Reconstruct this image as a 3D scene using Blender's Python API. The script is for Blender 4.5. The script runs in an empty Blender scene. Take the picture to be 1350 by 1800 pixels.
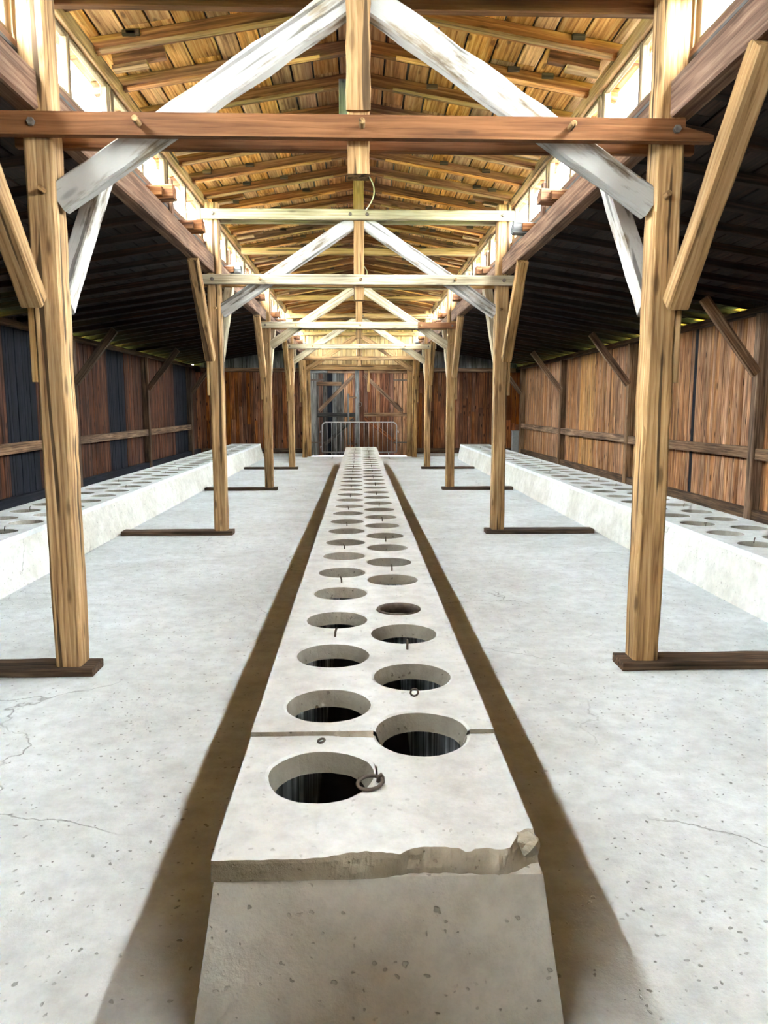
import bpy, bmesh, math, random
from mathutils import Vector, Matrix, noise

scene = bpy.context.scene
C = scene.collection
rng = random.Random(7)

# ------------------------------------------------------------------ camera
F_PX = 1330.0
PITCH = math.atan2(185, F_PX)
YAW = math.atan2(43, math.hypot(F_PX, 185))
cam_d = bpy.data.cameras.new('camera')
cam_d.sensor_fit = 'VERTICAL'
cam_d.sensor_height = 36.0
cam_d.lens = 36.0 * F_PX / 1800.0
cam_d.clip_start = 0.05
cam_d.clip_end = 500
cam = bpy.data.objects.new('camera', cam_d)
C.objects.link(cam)
cam.location = (0, 0, 1.6)
cam.rotation_euler = (math.pi / 2 - PITCH, 0, -YAW)
scene.camera = cam

# ------------------------------------------------------------------ daylight: an even overcast sky
SKY = 185.0
w = bpy.data.worlds.new('overcast_sky')
scene.world = w
w.use_nodes = True
bgn = w.node_tree.nodes['Background']
bgn.inputs[0].default_value = (0.90, 0.96, 1.0, 1)
# standard overcast sky: luminance (1 + 2 sin(elevation)) / 3 all the way round
_wt = w.node_tree
_tc = _wt.nodes.new('ShaderNodeTexCoord'); _sp = _wt.nodes.new('ShaderNodeSeparateXYZ')
_mr = _wt.nodes.new('ShaderNodeMapRange')
_mr.inputs[1].default_value = 0.0; _mr.inputs[2].default_value = 1.0
_mr.inputs[3].default_value = SKY / 3.0; _mr.inputs[4].default_value = SKY
_wt.links.new(_tc.outputs['Generated'], _sp.inputs[0]); _wt.links.new(_sp.outputs['Z'], _mr.inputs[0]); _wt.links.new(_mr.outputs[0], bgn.inputs[1])

scene.view_settings.view_transform = 'Standard'
scene.view_settings.look = 'None'
scene.view_settings.gamma = 1.0
scene.view_settings.use_curve_mapping = False
scene.view_settings.exposure = 0.0
scene.cycles.use_denoising = True
scene.cycles.max_bounces = 4
scene.cycles.diffuse_bounces = 2
scene.cycles.glossy_bounces = 2
scene.cycles.adaptive_threshold = 0.2
scene.cycles.caustics_reflective = False

# ------------------------------------------------------------------ materials
def new_mat(name):
    m = bpy.data.materials.new(name)
    m.use_nodes = True
    nt = m.node_tree
    for n in list(nt.nodes):
        nt.nodes.remove(n)
    out = nt.nodes.new('ShaderNodeOutputMaterial')
    b = nt.nodes.new('ShaderNodeBsdfPrincipled')
    nt.links.new(b.outputs[0], out.inputs[0])
    return m, nt, b

def nd(nt, t, **kw):
    n = nt.nodes.new(t)
    for k, v in kw.items():
        setattr(n, k, v)
    return n

def ramp(nt, stops, interp='LINEAR'):
    r = nt.nodes.new('ShaderNodeValToRGB')
    r.color_ramp.interpolation = interp
    els = r.color_ramp.elements
    while len(els) < len(stops):
        els.new(0.5)
    for e, (p, c) in zip(els, stops):
        e.position = p
        e.color = (c, c, c, 1) if isinstance(c, (int, float)) else (*c, 1)
    return r

def srgb(r, g, b):
    f = lambda v: (v / 255 / 12.92) if v / 255 <= 0.04045 else ((v / 255 + 0.055) / 1.055) ** 2.4
    return (f(r), f(g), f(b))

def mix(nt, a, b, fac, mode='MIX'):
    m = nd(nt, 'ShaderNodeMix', data_type='RGBA', blend_type=mode)
    L = nt.links.new
    for sock, v in ((m.inputs[0], fac), (m.inputs[6], a), (m.inputs[7], b)):
        if hasattr(v, 'links'):
            L(v, sock)
        elif isinstance(v, (int, float)):
            sock.default_value = v
        else:
            sock.default_value = (*v, 1)
    return m.outputs[2]

def wood(name, dark, mid, light, knots=0.6, cracks=0.5, var=0.3, rough=0.8, wash=None, wash_amt=0.5, contrast=1.0):
    """grain runs along the object's local X"""
    m, nt, b = new_mat(name)
    L = nt.links.new
    tc = nd(nt, 'ShaderNodeTexCoord')
    oi = nd(nt, 'ShaderNodeObjectInfo')
    mul = nd(nt, 'ShaderNodeMath', operation='MULTIPLY'); mul.inputs[1].default_value = 37.0
    L(oi.outputs['Random'], mul.inputs[0])
    add = nd(nt, 'ShaderNodeVectorMath', operation='ADD')
    L(tc.outputs['Object'], add.inputs[0]); L(mul.outputs[0], add.inputs[1])
    def mapped(s):
        mp = nd(nt, 'ShaderNodeMapping'); mp.inputs['Scale'].default_value = s
        L(add.outputs[0], mp.inputs[0]); return mp.outputs[0]
    n1 = nd(nt, 'ShaderNodeTexNoise'); n1.inputs['Scale'].default_value = 1.0; n1.inputs['Detail'].default_value = 3
    n1.inputs['Roughness'].default_value = 0.62; n1.inputs['Distortion'].default_value = 0.5
    L(mapped((1.6, 34, 34)), n1.inputs['Vector'])
    wv = nd(nt, 'ShaderNodeTexWave', wave_type='RINGS', rings_direction='X', wave_profile='SAW')
    wv.inputs['Scale'].default_value = 13; wv.inputs['Distortion'].default_value = 3.0
    wv.inputs['Detail'].default_value = 2; wv.inputs['Detail Scale'].default_value = 0.7
    L(mapped((0.35, 1.0, 1.0)), wv.inputs['Vector'])
    g = nd(nt, 'ShaderNodeMath', operation='MULTIPLY_ADD'); g.inputs[1].default_value = 0.13
    L(wv.outputs['Fac'], g.inputs[0])
    g2 = nd(nt, 'ShaderNodeMath', operation='MULTIPLY'); g2.inputs[1].default_value = 0.90
    L(n1.outputs['Fac'], g2.inputs[0]); L(g2.outputs[0], g.inputs[2])
    k = 0.20 / contrast
    rp = ramp(nt, [(0.5 - k * 1.1, dark), (0.52, mid), (0.52 + k * 1.15, light)])
    L(g.outputs[0], rp.inputs[0])
    col = rp.outputs[0]
    # blotchy weathering along the piece
    n2 = nd(nt, 'ShaderNodeTexNoise'); n2.inputs['Scale'].default_value = 1.0; n2.inputs['Detail'].default_value = 1
    L(mapped((1.3, 5, 5)), n2.inputs['Vector'])
    r2 = ramp(nt, [(0.32, 0.62), (0.62, 1.12)])
    L(n2.outputs['Fac'], r2.inputs[0])
    col = mix(nt, col, r2.outputs[0], 1.0, 'MULTIPLY')
    if wash:
        n3 = nd(nt, 'ShaderNodeTexNoise'); n3.inputs['Scale'].default_value = 1.0; n3.inputs['Detail'].default_value = 4
        n3.inputs['Roughness'].default_value = 0.65
        L(mapped((2.2, 12, 12)), n3.inputs['Vector'])
        c0 = 0.62 - 0.35 * wash_amt
        r3 = ramp(nt, [(c0 - 0.06, 0.0), (c0 + 0.08, 1.0)])
        L(n3.outputs['Fac'], r3.inputs[0])
        col = mix(nt, col, wash, r3.outputs[0])
    # knots
    vo = nd(nt, 'ShaderNodeTexVoronoi'); vo.inputs['Scale'].default_value = 1.0
    L(mapped((2.6, 9, 9)), vo.inputs['Vector'])
    rk = ramp(nt, [(0.10, 1.0), (0.19, 0.0)])
    L(vo.outputs['Distance'], rk.inputs[0])
    kk = nd(nt, 'ShaderNodeMath', operation='MULTIPLY'); kk.inputs[1].default_value = knots
    L(rk.outputs[0], kk.inputs[0])
    col = mix(nt, col, tuple(c * 0.25 for c in dark), kk.outputs[0])
    # drying cracks
    nc = nd(nt, 'ShaderNodeTexNoise'); nc.inputs['Scale'].default_value = 1.0; nc.inputs['Detail'].default_value = 0
    L(mapped((0.9, 26, 26)), nc.inputs['Vector'])
    rc = ramp(nt, [(0.655, 0.0), (0.70, 1.0)])
    L(nc.outputs['Fac'], rc.inputs[0])
    ck = nd(nt, 'ShaderNodeMath', operation='MULTIPLY'); ck.inputs[1].default_value = cracks
    L(rc.outputs[0], ck.inputs[0])
    col = mix(nt, col, tuple(c * 0.18 for c in dark), ck.outputs[0])
    # piece to piece
    hs = nd(nt, 'ShaderNodeHueSaturation')
    mr = nd(nt, 'ShaderNodeMapRange'); mr.inputs[3].default_value = 1 - var; mr.inputs[4].default_value = 1 + var * 0.8
    L(oi.outputs['Random'], mr.inputs[0]); L(mr.outputs[0], hs.inputs['Value'])
    sx = nd(nt, 'ShaderNodeMath', operation='MULTIPLY'); sx.inputs[1].default_value = 7.31
    fr = nd(nt, 'ShaderNodeMath', operation='FRACT')
    L(oi.outputs['Random'], sx.inputs[0]); L(sx.outputs[0], fr.inputs[0])
    ms = nd(nt, 'ShaderNodeMapRange'); ms.inputs[3].default_value = 1 - var * 0.5; ms.inputs[4].default_value = 1 + var * 0.3
    L(fr.outputs[0], ms.inputs[0]); L(ms.outputs[0], hs.inputs['Saturation'])
    L(col, hs.inputs['Color'])
    L(hs.outputs[0], b.inputs['Base Color'])
    b.inputs['Roughness'].default_value = rough
    b.inputs['Specular IOR Level'].default_value = 0.25
    sub = nd(nt, 'ShaderNodeMath', operation='SUBTRACT')
    L(n1.outputs['Fac'], sub.inputs[0]); L(ck.outputs[0], sub.inputs[1])
    bp = nd(nt, 'ShaderNodeBump'); bp.inputs['Strength'].default_value = 0.45; bp.inputs['Distance'].default_value = 0.006
    L(sub.outputs[0], bp.inputs['Height']); L(bp.outputs[0], b.inputs['Normal'])
    return m

def concrete(name, base, dark, speck=0.5, crack=0.0, stain=0.4, bump=0.5, scale=1.0, streak=False):
    m, nt, b = new_mat(name)
    L = nt.links.new
    ge = nd(nt, 'ShaderNodeNewGeometry')
    pos = ge.outputs['Position']
    def noise_t(sc, det=5, rough=0.6, v=None, dist=0.0):
        n = nd(nt, 'ShaderNodeTexNoise'); n.inputs['Scale'].default_value = sc * scale
        n.inputs['Detail'].default_value = det; n.inputs['Roughness'].default_value = rough
        n.inputs['Distortion'].default_value = dist
        L(v or pos, n.inputs['Vector']); return n.outputs['Fac']
    big = noise_t(1.1, 4, 0.62, dist=0.4)
    r1 = ramp(nt, [(0.36, 1.0), (0.62, 0.0)])
    L(big, r1.inputs[0])
    s1 = nd(nt, 'ShaderNodeMath', operation='MULTIPLY'); s1.inputs[1].default_value = stain
    L(r1.outputs[0], s1.inputs[0])
    col = mix(nt, base, dark, s1.outputs[0])
    mid = noise_t(9, 5, 0.7)
    r2 = ramp(nt, [(0.3, 0.84), (0.6, 1.06)])
    L(mid, r2.inputs[0])
    col = mix(nt, col, r2.outputs[0], 1.0, 'MULTIPLY')
    if streak:
        mp = nd(nt, 'ShaderNodeMapping'); mp.inputs['Scale'].default_value = (9, 9, 0.5)
        L(pos, mp.inputs[0])
        st = noise_t(1.0, 4, 0.6, mp.outputs[0])
        rs = ramp(nt, [(0.45, 0.35), (0.62, 1.5)])
        L(st, rs.inputs[0])
        col = mix(nt, col, rs.outputs[0], 1.0, 'MULTIPLY')
    # aggregate and pits
    vo = nd(nt, 'ShaderNodeTexVoronoi'); vo.inputs['Scale'].default_value = 38 * scale
    wp = nd(nt, 'ShaderNodeVectorMath', operation='ADD')
    wn = nd(nt, 'ShaderNodeTexNoise'); wn.inputs['Scale'].default_value = 30
    L(pos, wn.inputs['Vector'])
    wsc = nd(nt, 'ShaderNodeVectorMath', operation='SCALE'); wsc.inputs['Scale'].default_value = 0.035
    L(wn.outputs['Color'], wsc.inputs[0]); L(pos, wp.inputs[0]); L(wsc.outputs[0], wp.inputs[1])
    L(wp.outputs[0], vo.inputs['Vector'])
    sepc = nd(nt, 'ShaderNodeSeparateColor')
    L(vo.outputs['Color'], sepc.inputs[0])
    sz = nd(nt, 'ShaderNodeMath', operation='MULTIPLY_ADD'); sz.inputs[1].default_value = -0.22
    L(sepc.outputs[1], sz.inputs[0]); L(vo.outputs['Distance'], sz.inputs[2])
    rv = ramp(nt, [(0.03, 1.0), (0.10, 0.0)])
    L(sz.outputs[0], rv.inputs[0])
    pick = ramp(nt, [(0.55, 0.0), (0.98, 1.0)])
    L(sepc.outputs[0], pick.inputs[0])
    pm = nd(nt, 'ShaderNodeMath', operation='MULTIPLY'); L(rv.outputs[0], pm.inputs[0]); L(pick.outputs[0], pm.inputs[1])
    pf = nd(nt, 'ShaderNodeMath', operation='MULTIPLY'); pf.inputs[1].default_value = speck; L(pm.outputs[0], pf.inputs[0])
    col = mix(nt, col, tuple(c * 0.30 for c in dark), pf.outputs[0])
    h = nd(nt, 'ShaderNodeMath', operation='SUBTRACT')
    hh = nd(nt, 'ShaderNodeMath', operation='MULTIPLY_ADD'); hh.inputs[1].default_value = 0.7
    L(mid, hh.inputs[0]); L(big, hh.inputs[2])
    L(mid, h.inputs[0]); L(pf.outputs[0], h.inputs[1])
    height = h.outputs[0]
    if crack > 0:
        vc = nd(nt, 'ShaderNodeTexVoronoi', feature='DISTANCE_TO_EDGE'); vc.inputs['Scale'].default_value = 0.55
        wn2 = nd(nt, 'ShaderNodeTexNoise'); wn2.inputs['Scale'].default_value = 2.2; wn2.inputs['Detail'].default_value = 6
        L(pos, wn2.inputs['Vector'])
        w2 = nd(nt, 'ShaderNodeVectorMath', operation='SCALE'); w2.inputs['Scale'].default_value = 0.55
        a2 = nd(nt, 'ShaderNodeVectorMath', operation='ADD')
        L(wn2.outputs['Color'], w2.inputs[0]); L(pos, a2.inputs[0]); L(w2.outputs[0], a2.inputs[1]); L(a2.outputs[0], vc.inputs['Vector'])
        rcr = ramp(nt, [(0.001, 1.0), (0.0035, 0.0)])
        L(vc.outputs['Distance'], rcr.inputs[0])
        msk = noise_t(0.9, 2)
        rm = ramp(nt, [(0.50, 0.0), (0.60, 1.0)]); L(msk, rm.inputs[0])
        cm = nd(nt, 'ShaderNodeMath', operation='MULTIPLY'); L(rcr.outputs[0], cm.inputs[0]); L(rm.outputs[0], cm.inputs[1])
        cf = nd(nt, 'ShaderNodeMath', operation='MULTIPLY'); cf.inputs[1].default_value = crack; L(cm.outputs[0], cf.inputs[0])
        col = mix(nt, col, tuple(c * 0.2 for c in dark), cf.outputs[0])
        h2 = nd(nt, 'ShaderNodeMath', operation='SUBTRACT'); L(height, h2.inputs[0]); L(cf.outputs[0], h2.inputs[1])
        height = h2.outputs[0]
    L(col, b.inputs['Base Color'])
    b.inputs['Roughness'].default_value = 0.9
    b.inputs['Specular IOR Level'].default_value = 0.2
    bp = nd(nt, 'ShaderNodeBump'); bp.inputs['Strength'].default_value = bump; bp.inputs['Distance'].default_value = 0.012
    L(height, bp.inputs['Height']); L(bp.outputs[0], b.inputs['Normal'])
    return m

def metal(name, col, rough=0.45, metallic=0.9):
    m, nt, b = new_mat(name)
    L = nt.links.new
    ge = nd(nt, 'ShaderNodeNewGeometry')
    n = nd(nt, 'ShaderNodeTexNoise'); n.inputs['Scale'].default_value = 40; n.inputs['Detail'].default_value = 5
    L(ge.outputs['Position'], n.inputs['Vector'])
    r = ramp(nt, [(0.35, tuple(c * 0.6 for c in col)), (0.65, col)])
    L(n.outputs['Fac'], r.inputs[0]); L(r.outputs[0], b.inputs['Base Color'])
    b.inputs['Metallic'].default_value = metallic
    b.inputs['Roughness'].default_value = rough
    return m

def plain(name, col, rough=0.6, nscale=12, amt=0.25):
    m, nt, b = new_mat(name)
    L = nt.links.new
    ge = nd(nt, 'ShaderNodeNewGeometry')
    n = nd(nt, 'ShaderNodeTexNoise'); n.inputs['Scale'].default_value = nscale; n.inputs['Detail'].default_value = 5
    L(ge.outputs['Position'], n.inputs['Vector'])
    r = ramp(nt, [(0.3, tuple(c * (1 - amt) for c in col)), (0.7, tuple(min(1, c * (1 + amt)) for c in col))])
    L(n.outputs['Fac'], r.inputs[0]); L(r.outputs[0], b.inputs['Base Color'])
    b.inputs['Roughness'].default_value = rough
    return m

M = {}
M['post'] = wood('post_wood', srgb(104, 70, 38), srgb(180, 140, 90), srgb(214, 180, 130), knots=0.6, cracks=0.85, var=0.12)
M['tie_brown'] = wood('planed_brown_wood', srgb(88, 54, 30), srgb(122, 80, 48), srgb(140, 98, 64), knots=0.3, cracks=0.1, var=0.08)
M['white_strut'] = wood('whitewashed_wood', srgb(92, 78, 62), srgb(140, 126, 106), srgb(160, 148, 130), knots=0.3, cracks=0.6, var=0.06,
                        wash=srgb(184, 181, 174), wash_amt=0.62)
M['pale'] = wood('pale_wood', srgb(128, 110, 82), srgb(184, 170, 140), srgb(206, 194, 168), knots=0.45, cracks=0.35, var=0.10)
M['king'] = wood('king_post_wood', srgb(108, 78, 44), srgb(162, 126, 82), srgb(186, 154, 110), knots=0.4, cracks=0.8, var=0.08)
M['plate'] = wood('plate_beam_wood', srgb(84, 58, 44), srgb(128, 98, 78), srgb(158, 130, 108), knots=0.3, cracks=0.4, var=0.14)
M['roof'] = wood('roof_board_wood', srgb(126, 74, 36), srgb(208, 148, 90), srgb(238, 190, 132), knots=0.7, cracks=0.25, var=0.30, contrast=1.1)
M['rafter'] = wood('rafter_wood', srgb(70, 42, 24), srgb(132, 86, 52), srgb(172, 126, 84), knots=0.6, cracks=0.4, var=0.28)
M['aisle'] = wood('aisle_roof_wood', srgb(16, 10, 6), srgb(36, 21, 12), srgb(66, 40, 24), knots=0.5, cracks=0.3, var=0.45)  # wood coloured near black to deepen the shade under the aisle roofs
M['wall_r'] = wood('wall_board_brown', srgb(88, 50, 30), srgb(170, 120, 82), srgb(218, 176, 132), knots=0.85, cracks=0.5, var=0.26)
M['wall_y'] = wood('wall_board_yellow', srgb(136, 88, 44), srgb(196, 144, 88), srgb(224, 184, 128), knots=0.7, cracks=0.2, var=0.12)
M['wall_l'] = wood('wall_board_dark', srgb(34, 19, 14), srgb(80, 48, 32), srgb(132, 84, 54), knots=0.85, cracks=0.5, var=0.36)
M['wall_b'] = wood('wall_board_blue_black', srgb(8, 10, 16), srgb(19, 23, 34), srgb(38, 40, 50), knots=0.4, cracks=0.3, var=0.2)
M['wall_f'] = wood('end_wall_board', srgb(58, 30, 16), srgb(124, 72, 40), srgb(176, 118, 70), knots=0.95, cracks=0.5, var=0.42)
M['gable'] = wood('gable_board', srgb(150, 118, 70), srgb(194, 164, 112), srgb(212, 188, 142), knots=0.5, cracks=0.2, var=0.12)
M['darktimber'] = wood('dark_timber', srgb(40, 30, 22), srgb(84, 66, 50), srgb(124, 102, 80), knots=0.4, cracks=0.6, var=0.25)
M['rail'] = wood('rail_wood', srgb(72, 52, 38), srgb(136, 106, 80), srgb(178, 150, 120), knots=0.4, cracks=0.5, var=0.25)
M['greywood'] = wood('grey_weathered_wood', srgb(70, 72, 74), srgb(128, 130, 128), srgb(172, 174, 170), knots=0.4, cracks=0.5, var=0.22)
M['gatered'] = wood('gate_red_brown_wood', srgb(60, 34, 24), srgb(122, 78, 56), srgb(170, 122, 92), knots=0.6, cracks=0.5, var=0.4)
M['gategrey'] = wood('gate_grey_wood', srgb(42, 42, 44), srgb(92, 90, 86), srgb(142, 136, 126), knots=0.5, cracks=0.5, var=0.4)
M['window'] = wood('window_frame_wood', srgb(90, 72, 52), srgb(132, 112, 84), srgb(160, 140, 110), knots=0.2, cracks=0.2, var=0.1)
M['felt'] = plain('roofing_felt', (0.10, 0.10, 0.097), 0.95, 6)
M['sheath'] = plain('outer_sheathing', (0.05, 0.035, 0.025), 0.9, 6)
M['floor'] = concrete('floor_concrete', srgb(226, 231, 232), srgb(192, 194, 190), speck=0.75, crack=0.55, stain=0.5, bump=0.5)
M['bench'] = concrete('bench_concrete', srgb(232, 236, 236), srgb(206, 208, 204), speck=0.35, crack=0.0, stain=0.45, bump=0.35)
M['body'] = concrete('bench_side_concrete', srgb(222, 221, 214), srgb(184, 179, 164), speck=0.5, crack=0.5, stain=0.55, bump=0.8)
M['hole'] = concrete('hole_rim_concrete', srgb(176, 172, 160), srgb(120, 115, 102), speck=0.6, stain=0.8, bump=0.9)
M['broken'] = concrete('broken_concrete', srgb(196, 188, 170), srgb(120, 110, 90), speck=0.6, stain=0.9, bump=1.0, scale=1.6)
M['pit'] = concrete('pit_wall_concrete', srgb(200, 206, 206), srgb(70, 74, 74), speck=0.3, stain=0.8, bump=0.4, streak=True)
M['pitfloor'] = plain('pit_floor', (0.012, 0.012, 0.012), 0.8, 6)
M['iron'] = metal('rusty_iron', (0.19, 0.155, 0.13), 0.7, 0.4)
M['galv'] = metal('galvanised_steel', (0.74, 0.75, 0.76), 0.45, 0.3)
M['cable'] = plain('white_cable_plastic', (0.72, 0.72, 0.68), 0.5, 8, 0.1)
M['boxgrey'] = plain('grey_plastic_box', (0.30, 0.32, 0.32), 0.5, 20, 0.1)
M['boxwhite'] = plain('white_plastic_box', (0.8, 0.8, 0.77), 0.5, 20, 0.08)
M['grass'] = plain('grass', (0.20, 0.26, 0.045), 0.9, 0.8, 0.35)

# clear, slightly dusty window glass
mg = bpy.data.materials.new('window_glass'); mg.use_nodes = True
nt = mg.node_tree
for n in list(nt.nodes): nt.nodes.remove(n)
o_ = nd(nt, 'ShaderNodeOutputMaterial'); tr = nd(nt, 'ShaderNodeBsdfTransparent'); gl = nd(nt, 'ShaderNodeBsdfGlossy')
gl.inputs['Roughness'].default_value = 0.05
fz = nd(nt, 'ShaderNodeTexNoise'); fz.inputs['Scale'].default_value = 3.0
fr_ = nd(nt, 'ShaderNodeMapRange'); fr_.inputs[3].default_value = 0.03; fr_.inputs[4].default_value = 0.09
mx = nd(nt, 'ShaderNodeMixShader')
tr.inputs[0].default_value = (0.95, 0.97, 0.96, 1)
nt.links.new(fz.outputs['Fac'], fr_.inputs[0]); nt.links.new(fr_.outputs[0], mx.inputs[0]); nt.links.new(tr.outputs[0], mx.inputs[1]); nt.links.new(gl.outputs[0], mx.inputs[2]); nt.links.new(mx.outputs[0], o_.inputs[0])
M['glass'] = mg

# ------------------------------------------------------------------ builders
WORLD = {}

def put(o, Mw, parent=None):
    WORLD[o.name] = Mw.copy()
    if parent is not None:
        o.parent = parent
        o.matrix_basis = WORLD[parent.name].inverted() @ Mw
    else:
        o.matrix_basis = Mw
    return o

def link(name, me, Mw, parent=None, mat=None):
    o = bpy.data.objects.new(name, me)
    C.objects.link(o)
    if me is not None and mat is not None and not me.materials:
        me.materials.append(mat)
    return put(o, Mw, parent)

def tag(o, label=None, cat=None, group=None, kind=None):
    if label: o['label'] = label
    if cat: o['category'] = cat
    if group: o['group'] = group
    if kind: o['kind'] = kind
    return o

def thing(name, loc, label, cat, group=None, kind=None):
    o = bpy.data.objects.new(name, None)
    o.empty_display_size = 0.2
    C.objects.link(o)
    put(o, Matrix.Translation(loc))
    return tag(o, label, cat, group, kind)

def mesh(name, verts, faces, mats=(), mi=None, smooth=False):
    me = bpy.data.meshes.new(name)
    me.from_pydata([tuple(v) for v in verts], [], faces)
    for mt in mats: me.materials.append(mt)
    if mi:
        for p, k in zip(me.polygons, mi): p.material_index = k
    if smooth:
        for p in me.polygons: p.use_smooth = True
    me.update()
    return me

def beam_mesh(L, wy, hz, seg=1, jit=0.0, cham=0.006, cut0=None, cut1=None, seed=0):
    """length on local X (centred), width on Y, height on Z; chamfered section, uneven edges"""
    r = random.Random(seed)
    c = min(cham, wy * 0.3, hz * 0.3)
    y, z = wy / 2, hz / 2
    sec = [(-y + c, -z), (y - c, -z), (y, -z + c), (y, z - c), (y - c, z), (-y + c, z), (-y, z - c), (-y, -z + c)]
    vs, fs = [], []
    for i in range(seg + 1):
        x = -L / 2 + L * i / seg
        wob = [r.uniform(-jit, jit) for _ in range(4)]
        for k, (a, b_) in enumerate(sec):
            xx = x
            if i == 0 and cut0: xx += cut0 * (b_ / hz)
            if i == seg and cut1: xx += cut1 * (b_ / hz)
            vs.append((xx, a + wob[0] * (1 if a > 0 else -0.6) + r.uniform(-jit, jit) * 0.4, b_ + wob[1] * (1 if b_ > 0 else -0.6) + r.uniform(-jit, jit) * 0.4))
    for i in range(seg):
        for k in range(8):
            k2 = (k + 1) % 8
            a = i * 8
            fs.append((a + k, a + k2, a + 8 + k2, a + 8 + k))
    fs.append(tuple(range(7, -1, -1)))
    e = seg * 8
    fs.append(tuple(e + k for k in range(8)))
    return mesh('beam', vs, [f[::-1] for f in fs])

def frame_matrix(p0, p1, up=(0, 0, 1)):
    p0, p1 = Vector(p0), Vector(p1)
    x = (p1 - p0).normalized()
    up = Vector(up)
    if abs(x.dot(up)) > 0.98: up = Vector((0, 1, 0))
    y = up.cross(x).normalized()
    z = x.cross(y)
    m = Matrix((x, y, z)).transposed().to_4x4()
    m.translation = (p0 + p1) / 2
    return m

_seed = [0]
def beam(name, p0, p1, wy, hz, mat, parent=None, up=(0, 0, 1), seg=1, jit=0.0, cham=0.006, cut0=None, cut1=None, me=None):
    _seed[0] += 1
    L = (Vector(p1) - Vector(p0)).length
    if me is None:
        me = beam_mesh(L, wy, hz, seg, jit, cham, cut0, cut1, _seed[0])
    return link(name, me, frame_matrix(p0, p1, up), parent, mat)

def cyl_mesh(r, L, n=10, cap=0.002):
    vs, fs = [], []
    for i, (x, rr) in enumerate(((-L / 2, r), (L / 2 - cap, r), (L / 2, r * 0.8))):
        for k in range(n):
            a = 2 * math.pi * k / n
            vs.append((x, rr * math.cos(a), rr * math.sin(a)))
    for i in range(2):
        for k in range(n):
            k2 = (k + 1) % n
            fs.append((i * n + k, i * n + k2, (i + 1) * n + k2, (i + 1) * n + k))
    fs.append(tuple(range(n - 1, -1, -1))); fs.append(tuple(2 * n + k for k in range(n)))
    return mesh('peg', vs, fs)

def tube_mesh(pts, r, n=8, closed=False):
    pts = [Vector(p) for p in pts]
    vs, fs = [], []
    m = len(pts)
    prev = None
    for i, p in enumerate(pts):
        if closed: t = (pts[(i + 1) % m] - pts[i - 1]).normalized()
        else: t = (pts[min(i + 1, m - 1)] - pts[max(i - 1, 0)]).normalized()
        if prev is None:
            u = t.orthogonal().normalized()
        else:
            u = (prev - t * prev.dot(t)).normalized()
        prev = u
        v = t.cross(u)
        for k in range(n):
            a = 2 * math.pi * k / n
            vs.append(p + u * (r * math.cos(a)) + v * (r * math.sin(a)))
    for i in range(m if closed else m - 1):
        j = (i + 1) % m
        for k in range(n):
            k2 = (k + 1) % n
            fs.append((i * n + k, i * n + k2, j * n + k2, j * n + k))
    if not closed:
        fs.append(tuple(range(n - 1, -1, -1))); fs.append(tuple((m - 1) * n + k for k in range(n)))
    return mesh('tube', vs, fs, smooth=True)

def box_mesh(x0, x1, y0, y1, z0, z1, mats=()):
    vs = [(x, y, z) for x in (x0, x1) for y in (y0, y1) for z in (z0, z1)]
    fs = [(0, 1, 3, 2), (4, 6, 7, 5), (0, 4, 5, 1), (2, 3, 7, 6), (0, 2, 6, 4), (1, 5, 7, 3)]
    return mesh('box', vs, fs, mats)

I4 = Matrix.Identity(4)
T = Matrix.Translation

# ------------------------------------------------------------------ dimensions of the hall (metres)
Y0, Y1 = -5.6, 24.75          # inside of the end walls
XW = 5.25                     # inner face of the side wall boards
XP = 1.75                     # posts
XG = 1.90                     # clerestory glass plane
FR = [4.50, 9.52, 14.65, 19.65, 24.28]
CX = 0.045                    # centre line of the middle bench
BZ = 0.485

def up_z(x):                  # underside of the upper roof boards
    return 4.47 - 0.168 * abs(x)
def low_z(x):                 # underside of the aisle roof boards
    return 3.50 - 0.155 * (abs(x) - 1.8)

# ------------------------------------------------------------------ ground and floor
grd = link('ground_outside', mesh('ground_outside', [(-60, -60, -0.10), (-XW - 0.1, -60, -0.10), (-XW - 0.1, 60, -0.10), (-60, 60, -0.10),
                                              (XW + 0.1, -60, -0.10), (60, -60, -0.10), (60, 60, -0.10), (XW + 0.1, 60, -0.10),
                                              (-XW - 0.1, Y1 + 0.2, -0.10), (XW + 0.1, Y1 + 0.2, -0.10), (-XW - 0.1, Y0 - 0.2, -0.10), (XW + 0.1, Y0 - 0.2, -0.10)],
                              [(0, 1, 2, 3), (4, 5, 6, 7), (8, 9, 7, 2), (1, 4, 11, 10)], (M['grass'],)), I4)
tag(grd, kind='structure')

def bench_range(side):
    return {0: (1.782, 21.25), -1: (-1.0, 23.9), 1: (-1.0, 23.4)}[side]
CAV = {0: (CX - 0.32, CX + 0.32), -1: (-3.9, -3.24), 1: (3.24, 3.9)}
xs = sorted([-XW - 0.12, XW + 0.12] + [v for c in CAV.values() for v in c])
fv, ff = [], []
def frect(x0, x1, y0, y1):
    n = len(fv)
    fv.extend([(x0, y0, 0), (x1, y0, 0), (x1, y1, 0), (x0, y1, 0)])
    ff.append((n, n + 1, n + 2, n + 3))
for a, b_ in zip(xs[:-1], xs[1:]):
    side = next((s for s, c in CAV.items() if abs(c[0] - a) < 1e-6), None)
    if side is None:
        frect(a, b_, Y0 - 0.2, Y1 + 0.2)
    else:
        s0, s1 = bench_range(side)
        frect(a, b_, Y0 - 0.2, s0 + 0.1); frect(a, b_, s1 - 0.1, Y1 + 0.2)
tag(link('floor', mesh('floor', fv, ff, (M['floor'],)), I4), kind='structure')

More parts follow.
